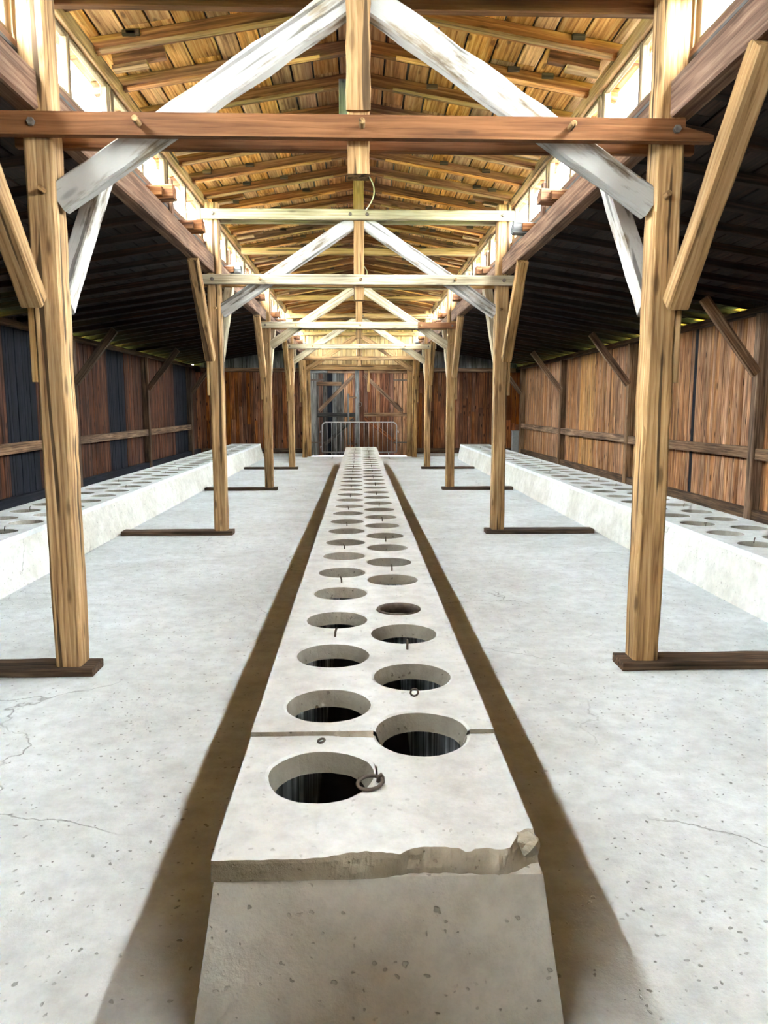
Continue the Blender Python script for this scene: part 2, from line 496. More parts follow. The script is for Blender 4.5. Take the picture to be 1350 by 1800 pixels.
# ------------------------------------------------------------------ side walls
def side_wall(sx):
    nm = 'wall_left' if sx < 0 else 'wall_right'
    xo = sx * (XW + 0.035)
    root = link(nm, box_mesh(min(xo, xo + sx * 0.03), max(xo, xo + sx * 0.03), Y0 - 0.1, Y1 + 0.1, 0.0, 2.88, (M['sheath'],)), I4)
    tag(root, kind='structure')
    variants = {}
    y = 3.2
    while y < Y1 - 0.02:
        k = rng.randrange(5)
        wd = (0.088, 0.10, 0.112, 0.125, 0.135)[k]
        wd = min(wd, Y1 - y)
        if sx > 0:
            key = 'wall_y' if 16.9 < y < 18.0 else 'wall_r'
            if 11.80 < y < 11.92: key = 'wall_b'; wd = 0.04; k = 9
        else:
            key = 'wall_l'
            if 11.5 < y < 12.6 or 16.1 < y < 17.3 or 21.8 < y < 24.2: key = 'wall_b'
        vk = (k, key) if wd > 0.087 else (round(wd, 3), key)
        if vk not in variants:
            variants[vk] = beam_mesh(2.84, wd - 0.006, 0.026, 1, 0.0, 0.005)
        xx = sx * (XW + 0.013 + rng.uniform(-0.004, 0.006))
        beam('plank', (xx, y + wd / 2, 0.03), (xx, y + wd / 2, 2.87), wd, 0.026, M[key], root, up=(1, 0, 0), me=variants[vk])
        y += wd
    # unseen rear stretch behind the camera, one broad lining
    link('lining', box_mesh(min(sx * XW, sx * (XW + .03)), max(sx * XW, sx * (XW + .03)), Y0, 3.2, 0.02, 2.87, (M['wall_r' if sx > 0 else 'wall_l'],)), I4, root)
    # eaves boarding between the rafters; many bays have lost their upper board and daylight shows
    y = 4.5 + 0.12
    while y < Y1 - 0.1:
        ya_, yb_ = y + 0.045, min(y + 1.255 / 2 - 0.042, Y1)
        ztop = low_z(XW) - 0.003
        if rng.random() < 0.72:
            za, zb_ = ztop - rng.uniform(0.055, 0.085), ztop - rng.uniform(0.055, 0.085)
        else:
            za = zb_ = ztop
        pr = [(ya_, 2.86), (yb_, 2.86), (yb_, zb_), (ya_, za)]
        vs = [(q * sx, a - ya_, z) for q in (0.0, 0.02) for a, z in pr]
        fs = [(0, 1, 2, 3), (7, 6, 5, 4)] + [(i, i + 4, (i + 1) % 4 + 4, (i + 1) % 4) for i in range(4)]
        link('eaves_board', mesh('eaves_board', vs, fs, (M['darktimber'],)), T((sx * (XW + 0.012), ya_, 0)), root)
        y += 1.255 / 2
    link('eaves_board', box_mesh(min(sx * XW, sx * (XW + .03)), max(sx * XW, sx * (XW + .03)), Y0, 4.6, 2.86, low_z(XW) + 0.02, (M['darktimber'],)), I4, root)
    ys = [9.75, 14.45, 19.35, 24.1] if sx > 0 else [9.3, 14.0, 18.72, 23.45]
    pm = M['rail'] if sx > 0 else M['darktimber']
    for yy in ys:
        beam('wall_post', (sx * 5.17, yy, 0.0), (sx * 5.17, yy, 2.78), 0.15, 0.13, pm, root, up=(0, 1, 0), seg=6, jit=0.003, cham=0.01)
        beam('wall_brace', (sx * 5.10, yy - 0.03, 2.02), (sx * 4.36, yy - 0.03, 2.96), 0.07, 0.13, M['rail'] if sx > 0 else M['darktimber'], root, up=(0, 0, 1), seg=3, jit=0.002, cham=0.006)
    yy0 = [4.6] + ys
    for a, b_ in zip(yy0[:-1], yy0[1:]):
        dz = rng.uniform(-0.02, 0.02)
        b_ = min(b_, Y1)
        L = b_ - a - 0.16
        beam('rail', (sx * 5.17, a + 0.08, 0.985 + dz), (sx * 5.17, b_ - 0.08, 0.985 - dz), 0.09, 0.15, M['rail'], root, seg=6, jit=0.004)
    for a, b_ in ((Y0, 9.4), (9.4, 16.8), (16.8, Y1)):
        beam('wall_plate', (sx * 5.17, a, 2.825), (sx * 5.17, b_ - 0.01, 2.825), 0.12, 0.09, M['darktimber'], root)
    bb = beam('baseboard_left' if sx < 0 else 'baseboard_right', (sx * 5.185, Y0, 0.13), (sx * 5.185, Y1, 0.13), 0.10, 0.26, M['wall_b'] if sx < 0 else M['darktimber'], None)
    tag(bb, kind='structure')
side_wall(-1); side_wall(1)

# ------------------------------------------------------------------ far end wall
GX0, GX1, GZ = -1.56, 1.52, 2.74
wf = mesh('wall_far', [(-5.3, Y1 + .03, 0), (GX0 - .04, Y1 + .03, 0), (GX0 - .04, Y1 + .03, 2.78), (-5.3, Y1 + .03, 2.78),
                       (GX1 + .04, Y1 + .03, 0), (5.3, Y1 + .03, 0), (5.3, Y1 + .03, 2.78), (GX1 + .04, Y1 + .03, 2.78),
                       (-5.3, Y1 + .03, 2.78), (-5.3, Y1 + .03, 2.96), (5.3, Y1 + .03, 2.96), (5.3, Y1 + .03, 2.78), (1.9, Y1 + .03, 3.5), (1.9, Y1 + .03, 4.2), (0, Y1 + .03, 4.5), (-1.9, Y1 + .03, 4.2), (-1.9, Y1 + .03, 3.5)],
          [(0, 1, 2, 3), (4, 5, 6, 7), (8, 11, 10, 12, 13, 14, 15, 16, 9)], (M['sheath'],))
wall_far = tag(link('wall_far', wf, I4), kind='structure')
variants = {}
def far_planks(xa, xb, z0, z1f, key, wds):
    x = xa
    while x < xb - 0.02:
        wd = min(rng.choice(wds), xb - x)
        z1 = z1f(x + wd / 2)
        cuts = [z0, z1]
        if key == 'wall_f' and rng.random() < 0.45:
            cuts = [z0, z0 + (z1 - z0) * rng.uniform(0.35, 0.75), z1]
        for a, b_ in zip(cuts[:-1], cuts[1:]):
            yy = Y1 + 0.012 + rng.uniform(-0.005, 0.005)
            beam('plank', (x + wd / 2, yy, a), (x + wd / 2, yy, b_ - 0.004), wd - 0.008, 0.024, M[key], wall_far, up=(0, 1, 0), cham=0.005)
        x += wd
far_planks(-5.24, GX0 - 0.16, 0.12, lambda x: 2.70, 'wall_f', (0.11, 0.13, 0.15))
far_planks(GX1 + 0.16, 5.24, 0.12, lambda x: 2.70, 'wall_f', (0.11, 0.13, 0.15))
def gz(x):
    return (up_z(x) if abs(x) < 1.88 else low_z(x)) - 0.01
far_planks(-1.88, 1.88, 2.92, gz, 'gable', (0.13, 0.15, 0.17))
far_planks(-5.1, -1.92, 2.82, lambda x: gz(x), 'greywood', (0.14, 0.16))
far_planks(1.92, 5.1, 2.82, lambda x: gz(x), 'greywood', (0.14, 0.16))
beam('lintel', (-1.90, Y1 - 0.07, 2.85), (1.90, Y1 - 0.07, 2.85), 0.14, 0.17, M['king'], wall_far, seg=6, jit=0.003)
for s in (-1, 1):
    beam('head_rail', (s * 1.95, Y1 - 0.04, 2.77), (s * 5.05, Y1 - 0.04, 2.77), 0.09, 0.12, M['rail'], wall_far)
    beam('foot_rail', (s * 1.72, Y1 - 0.05, 0.20), (s * 5.05, Y1 - 0.05, 0.20), 0.09, 0.12, M['darktimber'], wall_far)
    gx = GX0 - 0.085 if s < 0 else GX1 + 0.085
    beam('gate_post', (gx, Y1 - 0.06, 0.0), (gx, Y1 - 0.06, 2.76), 0.15, 0.13, M['post'], wall_far, up=(0, 1, 0), seg=6, jit=0.004)
    beam('casing_plank', (gx + s * 0.14, Y1 - 0.03, 0.0), (gx + s * 0.14, Y1 - 0.03, 2.76), 0.10, 0.05, M['wall_r'], wall_far, up=(0, 1, 0))
    beam('kerb', (s * 1.75, Y1 - 0.14, 0.05), (s * 5.0, Y1 - 0.14, 0.05), 0.10, 0.10, M['body'], wall_far)

# back wall behind the camera closes the hall, pale to bounce light forward
wb = mesh('wall_near', [(-5.3, Y0, 0), (5.3, Y0, 0), (5.3, Y0, 2.96), (1.9, Y0, 3.5), (1.9, Y0, 4.2), (0, Y0, 4.5), (-1.9, Y0, 4.2), (-1.9, Y0, 3.5), (-5.3, Y0, 2.96)], [(0, 1, 2, 3, 4, 5, 6, 7, 8)], (M['gable'],))
tag(link('wall_near', wb, I4), kind='structure')

# ------------------------------------------------------------------ gates
def gate(n, x0, x1, left):
    yb = Y1 + 0.005
    zt, zb = GZ + 0.06, 0.012
    root = thing('door_%d' % n, ((x0 + x1) / 2, yb, 0), None, None, kind='structure')
    link('backing', box_mesh(x0, x1, yb + 0.014, yb + 0.03, zb, zt, (M['sheath'],)), I4, root)  # added sheet, stops daylight bleeding between the planks
    x = x0 + 0.002
    k = 0
    while x < x1 - 0.02:
        wd = min(rng.choice((0.12, 0.14, 0.16)), x1 - x - 0.004)
        if left:
            key = ['wall_y', 'gategrey', 'gatered', 'gategrey', 'wall_b', 'greywood', 'gategrey', 'gategrey', 'wall_r', 'wall_r', 'gatered'][min(k, 10)]
        else:
            key = ['gatered', 'gatered', 'gatered', 'gatered', 'wall_r', 'gatered', 'gatered', 'gatered', 'wall_r', 'wall_r', 'rail'][min(k, 10)]
        beam('plank', (x + wd / 2, yb, zb + rng.uniform(0, .03)), (x + wd / 2, yb, zt), wd - 0.008, 0.024, M[key], root, up=(0, 1, 0), cham=0.005)
        x += wd; k += 1
    yf = yb - 0.035
    st = M['greywood'] if left else M['wall_r']
    def b2(name, p, q, wz, mat, y=yf, t=0.035):
        return beam(name, (p[0], y, p[1]), (q[0], y, q[1]), t, wz, mat, root, up=(0, 0, 1) if abs(q[0] - p[0]) > 0.05 else (1, 0, 0), seg=3, jit=0.002)
    zm = 1.38
    if left:
        b2('stile', (x0 + 0.10, zb), (x0 + 0.10, zt - 0.14), 0.19, M['greywood'])
        b2('stile', (x1 - 0.07, zb), (x1 - 0.07, zt), 0.13, M['greywood'], yf - 0.005)
        b2('rail', (x0, zt - 0.07), (x0 + 0.55, zt - 0.07), 0.13, M['greywood'])
        b2('rail', (x0 + 0.56, zt - 0.07), (x1 - 0.14, zt - 0.07), 0.12, M['rail'])
        b2('rail', (x0 + 0.20, zt - 0.47), (x0 + 1.0, zt - 0.47), 0.12, M['rail'])
        b2('rail', (x0 + 0.20, zm - 0.04), (x1 - 0.14, zm - 0.04), 0.13, M['gategrey'])
        b2('brace', (x0 + 0.27, zm + 0.09), (x1 - 0.17, zt - 0.20), 0.12, M['rail'])
        b2('brace', (x0 + 0.45, 0.38), (x1 - 0.20, zm - 0.18), 0.11, M['gategrey'])
    else:
        b2('stile', (x0 + 0.055, zb), (x0 + 0.055, zt + 0.02), 0.13, M['gatered'], yf - 0.005)
        b2('stile', (x1 - 0.07, zb), (x1 - 0.07, zt - 0.14), 0.13, M['wall_r'])
        b2('rail', (x0 + 0.14, zt - 0.07), (x1, zt - 0.07), 0.12, M['rail'])
        b2('rail', (x0 + 0.14, zm - 0.03), (x1, zm - 0.03), 0.12, M['rail'])
        b2('brace', (x0 + 0.15, zt - 0.18), (x1 - 0.16, zm + 0.07), 0.12, M['rail'])
        b2('brace', (x0 + 0.15, zm - 0.14), (x1 - 0.30, 0.40), 0.11, M['gatered'])
        beam('loose_lath', (x0 + 0.30, yf - 0.05, zt + 0.15), (x0 + 0.285, yf - 0.05, zt - 0.72), 0.075, 0.03, M['king'], root, up=(0, 1, 0), cut1=0.0)
    for z in (0.45, 2.45):
        xa = x0 if left else x1 - 0.45
        link('hinge_strap', box_mesh(xa, xa + 0.45, yf - 0.028, yf - 0.019, z - 0.02, z + 0.02, (M['iron'],)), I4, root)
    if left:
        bar = beam('drop_bar', (x1 - 0.36, yf - 0.06, 0.36), (x1 - 0.36, yf - 0.06, 2.02), 0.06, 0.05, M['greywood'], root, up=(0, 1, 0))
        for z in (0.42, 1.12, 1.92):
            beam('bracket', (x1 - 0.40, yf - 0.04, z), (x1 - 0.10, yf - 0.04, z - 0.03), 0.03, 0.06, M['rail'], root)
    else:
        ring = [(x0 + 0.02 + 0.05 * math.cos(a), yf - 0.04, 1.68 + 0.07 * math.sin(a)) for a in [i * math.pi / 6 for i in range(12)]]
        link('ring_handle', tube_mesh(ring, 0.009, 6, True), I4, root, M['iron'])
gate(1, GX0 - 0.02, -0.002, True)
gate(2, 0.002, GX1 + 0.02, False)

# ------------------------------------------------------------------ upper roof
def sloped_sheet(x0, x1, zf, dz, t, ya, yb):
    """a slab of thickness t following zf + dz from x0 to x1"""
    vs = []
    for y in (ya, yb):
        for x in (x0, x1):
            for k in (0, t):
                vs.append((x, y, zf(x) + dz + k))
    fs = [(0, 1, 3, 2), (4, 6, 7, 5), (0, 4, 5, 1), (2, 3, 7, 6), (0, 2, 6, 4), (1, 5, 7, 3)]
    return vs, fs
XE = 2.12                      # upper eave
vs, fs = [], []
for s in (-1, 1):
    a, b_ = sloped_sheet(0.0, s * XE, up_z, 0.027, 0.02, Y0 - 0.3, Y1 + 0.4)
    n = len(vs); vs += a; fs += [tuple(i + n for i in f) for f in b_]
ceiling = tag(link('ceiling', mesh('ceiling', vs, fs, (M['felt'],)), I4), kind='structure')

def roof_boards(root, s, xa, xb, zf, wds, mat, ylist, dark_first=None):
    x = xa
    slope = (zf(xb) - zf(xa)) / (xb - xa)
    vari = {}
    while x < xb - 0.03:
        wd = min(rng.choice(wds), xb - x)
        xm_ = x + wd / 2
        ys_ = list(ylist)
        cuts = [ys_[0]]
        i = 0
        while cuts[-1] < ys_[-1] - 0.01:
            step = rng.choice((3, 4, 5, 6)) * RS
            cuts.append(min(cuts[-1] + step, ys_[-1]))
        for a, b_ in zip(cuts[:-1], cuts[1:]):
            mt_ = M['rafter'] if xm_ > 5.24 else mat  # outermost eave boards take a lighter wood to brighten the daylight gaps
            key = (round(wd, 3), round(b_ - a, 2), mt_.name)
            if key not in vari:
                vari[key] = beam_mesh(b_ - a - 0.006, wd - rng.choice((0.007, 0.012, 0.016)), 0.024, 1, 0, 0.003)
            xm = x + wd / 2
            beam('plank', (s * xm, a, zf(xm) + 0.0125), (s * xm, b_, zf(xm) + 0.0125), wd, 0.024, mt_, root, up=(s * -slope, 0, 1), me=vari[key])
        x += wd
RS = 0.627                     # rafter spacing
UY0 = 4.5 - 12 * RS
rafters_y = [4.5 + 0.03 + i * RS for i in range(-11, 33)]
rafters_y = [y for y in rafters_y if Y0 + 0.1 < y < Y1 - 0.05]
for s in (-1, 1):
    roof_boards(ceiling, s, 0.0, XE, up_z, (0.16, 0.18, 0.20, 0.22), M['roof'], (Y0, Y1))
for j, y in enumerate(rafters_y):
    for s in (-1, 1):
        jy = y + rng.uniform(-0.03, 0.03)
        d = 0.10
        a = (0.0 if s > 0 else -0.0, jy, up_z(0) - d / 2 - 0.001)
        xa, xb = 0.02, 2.08
        beam('rafter', (s * xa, jy, up_z(xa) - d / 2 - 0.001), (s * xb, jy, up_z(xb) - d / 2 - 0.001), 0.065, d, M['rafter'], ceiling, seg=3, jit=0.003)
        if y > 4.2 and y < 20:
            # lath nailed under the side of the rafter, its end showing at the eave
            xc = rng.uniform(1.45, 1.6)
            beam('lath', (s * 0.3, jy - 0.045, up_z(0.3) - d - 0.006), (s * 1.80, jy - 0.045, up_z(1.80) - d - 0.006), 0.05, 0.022, M['king'] if j % 2 else M['roof'], ceiling)
            for q in range(2):
                xq = rng.uniform(0.5, 1.7)
                beam('packing_block', (s * (xq - .045), jy - 0.045, up_z(xq) - 0.02), (s * (xq + .045), jy - 0.045, up_z(xq) - 0.02), 0.03, 0.04, M['darktimber'], ceiling)
        if j % 3 == 1 and y > 4.2 and y < 18:
            beam('cleat', (s * 1.42, jy + RS * 0.42, up_z(1.42) - 0.045), (s * 1.80, jy + RS * 0.42, up_z(1.80) - 0.045), 0.06, 0.085, M['rafter'], ceiling)
            beam('cleat', (s * 1.55, jy + RS * 0.42 - 0.01, up_z(1.55) - 0.105), (s * 1.80, jy + RS * 0.42 - 0.01, up_z(1.80) - 0.105), 0.09, 0.032, M['king'], ceiling)
beam('ridge_board', (0, Y0, up_z(0) - 0.09), (0, Y1, up_z(0) - 0.09), 0.04, 0.16, M['rafter'], ceiling)
# collar beams in the middle of each bay
for k, y in enumerate((7.02, 12.1, 17.15, 22.0)):
    beam('collar_beam', (-1.80, y, 3.965), (1.80, y, 3.965), 0.09, 0.10, M['rafter'] if k == 0 else M['king'], ceiling, seg=5, jit=0.003)
beam('hanger_plank', (-0.115, 6.90, 4.36), (-0.115, 6.90, 3.86), 0.10, 0.03, M['greywood'], ceiling, up=(0, 1, 0))
for s in (-1, 1):
    for a, b_ in zip([Y0] + FR[:4], FR[:4] + [Y1]):
        beam('eaves_plate', (s * 1.885, a, 4.045), (s * 1.885, b_ - 0.004, 4.045), 0.09, 0.11, M['king'], ceiling, seg=5, jit=0.003)

# ------------------------------------------------------------------ aisle roofs
RL = 1.255
for s in (-1, 1):
    a, b_ = sloped_sheet(s * 1.86, s * 5.80, low_z, 0.027, 0.02, Y0 - 0.3, Y1 + 0.4)
    root = tag(link('ceiling_left' if s < 0 else 'ceiling_right', mesh('felt', a, b_, (M['felt'],)), I4), kind='structure')
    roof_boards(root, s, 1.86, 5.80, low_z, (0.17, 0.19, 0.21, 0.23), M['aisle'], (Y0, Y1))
    y = 4.5 + 0.12 - 6 * RL
    while y < Y1 - 0.1:
        if y > Y0 + 0.1:
            d = 0.075
            xa, xb = 1.86, 5.72
            w_ = 0.085
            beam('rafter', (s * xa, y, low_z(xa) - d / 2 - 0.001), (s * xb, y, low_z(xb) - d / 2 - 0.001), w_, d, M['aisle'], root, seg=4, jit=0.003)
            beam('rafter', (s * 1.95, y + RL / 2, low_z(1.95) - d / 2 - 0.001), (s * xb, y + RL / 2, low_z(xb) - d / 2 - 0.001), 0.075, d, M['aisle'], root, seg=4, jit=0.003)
        y += RL

for s, rt in ((-1, 'ceiling_left'), (1, 'ceiling_right')):
    for a, b_ in zip([-0.55] + FR[:4], FR[:4] + [Y1]):
        for q in (1, 2, 3):
            y = a + (b_ - a) * q / 4 + rng.uniform(-0.04, 0.04)
            if y < 3: continue
            m_ = M['greywood'] if rng.random() < .55 else M['rafter']
            beam('rafter_end', (s * 1.615, y, 3.462), (s * 1.86, y, 3.447), 0.16, 0.115, m_, bpy.data.objects[rt], seg=2, jit=0.004, cham=0.012)
            beam('rafter_end', (s * 1.70, y - 0.10, 3.448), (s * 1.86, y - 0.10, 3.445), 0.05, 0.075, M['rafter'], bpy.data.objects[rt], seg=1, jit=0.003)
# ------------------------------------------------------------------ plate beams carrying the clerestory
for n, s in ((1, -1), (2, 1)):
    tr_ = thing('trim_%d' % n, (s * 1.80, 0, 3.30), None, None, kind='structure')
    for a, b_ in zip([Y0] + FR, FR + [Y1]):
        beam('plate_beam', (s * 1.80, a + 0.003, 3.295), (s * 1.80, b_ - 0.003, 3.295), 0.13, 0.20, M['plate'], tr_, seg=8, jit=0.005, cham=0.012)
    for a, b_ in zip([Y0] + FR, FR + [Y1]):
        beam('sill_beam', (s * 1.90, a + 0.003, 3.535), (s * 1.90, b_ - 0.003, 3.535), 0.075, 0.10, M['plate'], tr_, seg=4, jit=0.003)

# ------------------------------------------------------------------ clerestory windows
wn_ = 0
ZB, ZT = 3.585, 3.99
bays = list(zip([-0.55] + FR[:4], FR[:4] + [24.60]))
fme, gme = {}, {}
for s in (-1, 1):
    for (a, b_) in [(Y0, -0.55)] + bays:
        nwin = 3
        Lw = (b_ - a) / nwin
        for i in range(nwin):
            wn_ += 1
            ya, yb = a + i * Lw + 0.015, a + (i + 1) * Lw - 0.015
            root = thing('window_%d' % wn_, (s * XG, (ya + yb) / 2, ZB), None, None, kind='structure')
            for yy, wd in ((ya + 0.035, 0.07), ((ya + yb) / 2, 0.05), (yb - 0.035, 0.07)):
                beam('stile', (s * XG, yy, ZB), (s * XG, yy, ZT), wd, 0.05, M['window'], root, up=(1, 0, 0))
            for zz in (ZB + 0.015, ZT - 0.012):
                beam('rail', (s * (XG - 0.002), ya, zz), (s * (XG - 0.002), yb, zz), 0.045, 0.03 if zz < 3.8 else 0.024, M['window'], root)
            ym = (ya + yb) / 2
            for pa, pb in ((ya + 0.06, ym - 0.02), (ym + 0.02, yb - 0.06)):
                x = s * (XG + 0.006)
                link('pane', mesh('pane', [(x, pa, ZB + .02), (x, pb, ZB + .02), (x, pb, ZT - .02), (x, pa, ZT - .02)], [(0, 1, 2, 3)], (M['glass'],)), I4, root)
    # short studs standing between windows and plate
    for (a, b_) in bays:
        for i in (1, 2):
            yy = a + i * (b_ - a) / 3
            r_ = bpy.data.objects['trim_1' if s < 0 else 'trim_2']
            beam('stud', (s * 1.84, yy, 3.47), (s * 1.84, yy, 3.80), 0.07, 0.035, M['plate'], r_, up=(1, 0, 0))

# ------------------------------------------------------------------ timber frames
ORD = ['nearest', 'second', 'third', 'fourth', 'farthest']
LAB = ['nearest timber frame with smooth brown tie beam and two whitewashed struts',
       'second timber frame down the hall, with pale tie beam and pale collar',
       'third timber frame, its white tie beam ending in a short orange-brown piece',
       'fourth timber frame from the front, white tie beam before the pale gable',
       'farthest timber frame, tan, standing right against the gated end wall']
pegm = cyl_mesh(0.017, 0.07)
pegl = cyl_mesh(0.017, 0.12)
boltm = cyl_mesh(0.022, 0.025, 6)
for k, y in enumerate(FR):
    root = thing('timber_frame', (0, y, 0), LAB[k], 'timber frame', 'timber frames along the hall')
    mt_tie = [M['tie_brown'], M['pale'], M['pale'], M['pale'], M['king']][k]
    mt_str = [M['white_strut'], M['white_strut'], M['pale'], M['pale'], M['king']][k]
    mt_col = [M['tie_brown'], M['pale'], M['pale'], M['king'], M['king']][k]
    sg = 14 if k == 0 else 8
    jt = 0.004
    base = 0.055 if k < 4 else 0.0
    for s in (-1, 1):
        lean = s * (0.0)
        po = beam('post', (s * XP, y, base), (s * XP + lean, y, 4.0), 0.158, 0.16, M['post'], root, up=(0, 1, 0), seg=sg * 2, jit=jt, cham=0.014)
        # struts from the post up to the king post
        beam('strut', (s * (XP - 0.07), y - 0.0, 2.745), (s * 0.07, y - 0.0, 3.80), 0.10, 0.155, mt_str, root, seg=sg, jit=0.005, cham=0.012)
        # braces along the hall from the post up to the plate beam
        for d in (-1, 1):
            if d > 0 and k == 4: continue
            xo = 0.055 if d < 0 else -0.01
            beam('brace', (s * (XP + xo), y + d * 0.115, 2.18), (s * (XP + xo - 0.01), y + d * 0.98, 3.19), 0.115, 0.12, [M['post'], M['pale']][d > 0] if k else [M['king'], M['white_strut']][d > 0], root, seg=8, jit=0.004, cham=0.01, cut0=-0.06 * 0, cut1=0)
        beam('bearing_plank', (s * (XP + 0.097), y - 0.01, 1.74), (s * (XP + 0.097), y - 0.01, 2.15), 0.034, 0.125, M['post'], root, up=(0, 1, 0), seg=2, jit=0.001)
    # clasping tie beams in front of and behind the posts
    for d in (-1, 1):
        yy = y + d * 0.113
        if k == 2 and d < 0:
            beam('tie_beam', (-1.93, yy, 3.113), (1.10, yy, 3.113), 0.056, 0.118, mt_tie, root, seg=8, jit=0.003)
            tag(beam('tie_beam', (1.105, yy, 3.113), (1.95, yy, 3.113), 0.056, 0.118, M['tie_brown'], root, seg=3, jit=0.003), 'orange-brown end piece of the tie beam')
        elif k == 0 and d < 0:
            # right end sawn to a taper
            vs = []
            pr = [(-2.02, 3.05), (1.96, 3.05), (1.96, 3.085), (1.80, 3.125), (1.80, 3.168), (-2.02, 3.168)]
            for q in (-0.028, 0.028):
                vs += [(x + 0.03, q, z - 3.11) for x, z in pr]
            n = len(pr)
            fs = [tuple(range(n)), tuple(range(2 * n - 1, n - 1, -1))] + [(i, i + n, (i + 1) % n + n, (i + 1) % n) for i in range(n)]
            link('tie_beam', mesh('tie_beam', vs, fs, (mt_tie,)), T((-0.03, yy, 3.11)), root)
        else:
            beam('tie_beam', (-1.94, yy, 3.113), (1.95, yy, 3.113), 0.056, 0.118, mt_tie if d < 0 else M['tie_brown' if k == 0 else 'king'], root, seg=10, jit=0.003)
        if not (k == 0 and d < 0 and False):
            beam('collar_beam', (-1.86, yy, 3.86), (1.86, yy, 3.86), 0.056, 0.115, mt_col, root, seg=8, jit=0.003)
    # king post: heavy lower block below a slimmer, split upper shaft
    beam('king_post', (0, y, 2.885), (0, y, 4.36), 0.125, 0.135, M['king'], root, up=(0, 1, 0), seg=sg, jit=0.004, cham=0.008)
    if k == 0:
        beam('facing_plank', (0, y - 0.08, 3.21), (0.004, y - 0.08, 4.30), 0.13, 0.022, M['king'], root, up=(0, 1, 0), seg=10, jit=0.006)
    # pegs and bolts
    yf = y - 0.141
    for x in (-1.18, 0.02, 1.16):
        link('peg', pegm if k else pegl, T((x, yf - 0.02, 3.11)) @ Matrix.Rotation(-math.pi / 2, 4, 'Z'), root, M['king'])
    for s in (-1, 1):
        link('bolt', boltm, T((s * XP, yf - 0.01, 3.11)) @ Matrix.Rotation(-math.pi / 2, 4, 'Z'), root, M['iron'])
        link('bolt', boltm, T((s * (XP - 0.02), yf - 0.01, 3.86)) @ Matrix.Rotation(-math.pi / 2, 4, 'Z'), root, M['iron'])
        link('bolt', boltm, T((s * 0.10, yf - 0.01, 3.86)) @ Matrix.Rotation(-math.pi / 2, 4, 'Z'), root, M['iron'])
        link('peg', pegm, T((s * (XP - 0.02), y - 0.10, 2.78)) @ Matrix.Rotation(-math.pi / 2, 4, 'Z'), root, M['king'])

# ------------------------------------------------------------------ floor sleepers under the posts
for k, y in enumerate(FR[:4]):
    for s in (-1, 1):
        x0, x1 = s * 1.60, s * (2.98 if k else 2.97)
        lb = 'dark floor sleeper under the %s post of the %s timber frame' % ('left' if s < 0 else 'right', ORD[k])
        o = beam('floor_sleeper', (x0, y - 0.01, 0.0285), (x1, y - 0.01, 0.0285), 0.20, 0.055, M['darktimber'], None, seg=8, jit=0.003, cham=0.008)
        tag(o, lb, 'sleeper', 'floor sleepers under the posts')

# ------------------------------------------------------------------ concrete benches
class Acc:
    def __init__(self): self.v = []; self.f = []; self.m = []
    def vert(self, p): self.v.append(tuple(p)); return len(self.v) - 1
    def face(self, idx, mi=0): self.f.append(tuple(idx)); self.m.append(mi)

def rough_r(r, a, seed, amp):
    return r * (1 + amp * noise.noise(Vector((math.cos(a) * 1.3 + seed * 3.1, math.sin(a) * 1.3, seed * 1.7))) + amp * 0.5 * noise.noise(Vector((math.cos(a) * 5 + seed, math.sin(a) * 5, 3.3))))

def hole_cell(A, quad, hc, r, z, depth, a0=0.0, a1=2 * math.pi, nseg=28, seed=0, amp=0.03):
    """flat quad (convex, xy) with a round hole; ring of faces outside, wall of the hole below"""
    cx, cy = hc
    full = abs(a1 - a0 - 2 * math.pi) < 1e-6
    angs = [a0 + (a1 - a0) * i / nseg for i in range(nseg if full else nseg + 1)]
    for qx, qy in quad:
        a = math.atan2(qy - cy, qx - cx)
        while a < a0: a += 2 * math.pi
        if a < a1 - 1e-4 and a > a0 + 1e-4 and min(abs(a - t) for t in angs) > 1e-4:
            angs.append(a)
    angs.sort()
    rows = []
    for a in angs:
        dx, dy = math.cos(a), math.sin(a)
        best = 1e9
        for i in range(len(quad)):
            x1, y1 = quad[i]; x2, y2 = quad[(i + 1) % len(quad)]
            ex, ey = x2 - x1, y2 - y1
            den = dx * ey - dy * ex
            if abs(den) < 1e-9: continue
            t = ((x1 - cx) * ey - (y1 - cy) * ex) / den
            u = ((x1 - cx) * dy - (y1 - cy) * dx) / den
            if t > 1e-6 and -1e-6 <= u <= 1 + 1e-6: best = min(best, t)
        rr = rough_r(r, a, seed, amp)
        rb = rough_r(r * 0.90, a, seed + 50, amp * 1.3)
        row = [A.vert((cx + dx * best, cy + dy * best, z)),
               A.vert((cx + dx * (rr + 0.016), cy + dy * (rr + 0.016), z)),
               A.vert((cx + dx * (rr + 0.005), cy + dy * (rr + 0.005), z - 0.005)),
               A.vert((cx + dx * rr, cy + dy * rr, z - 0.018)),
               A.vert((cx + dx * rb, cy + dy * rb, z - depth))]
        rows.append(row)
    m = len(rows)
    for i in range(m if full else m - 1):
        p, q = rows[i], rows[(i + 1) % m]
        A.face((p[0], q[0], q[1], p[1])[::-1], 0)
        A.face((p[1], q[1], q[2], p[2])[::-1], 0)
        A.face((p[2], q[2], q[3], p[3])[::-1], 1)
        A.face((p[3], q[3], q[4], p[4])[::-1], 1)

def quad3(A, pts, mi=0): A.face([A.vert(p) for p in pts], mi)

def mid_cuts(ys, y0, y1):
    c = [y0] + [(a + b) / 2 for a, b in zip(ys[:-1], ys[1:])] + [y1]
    return c

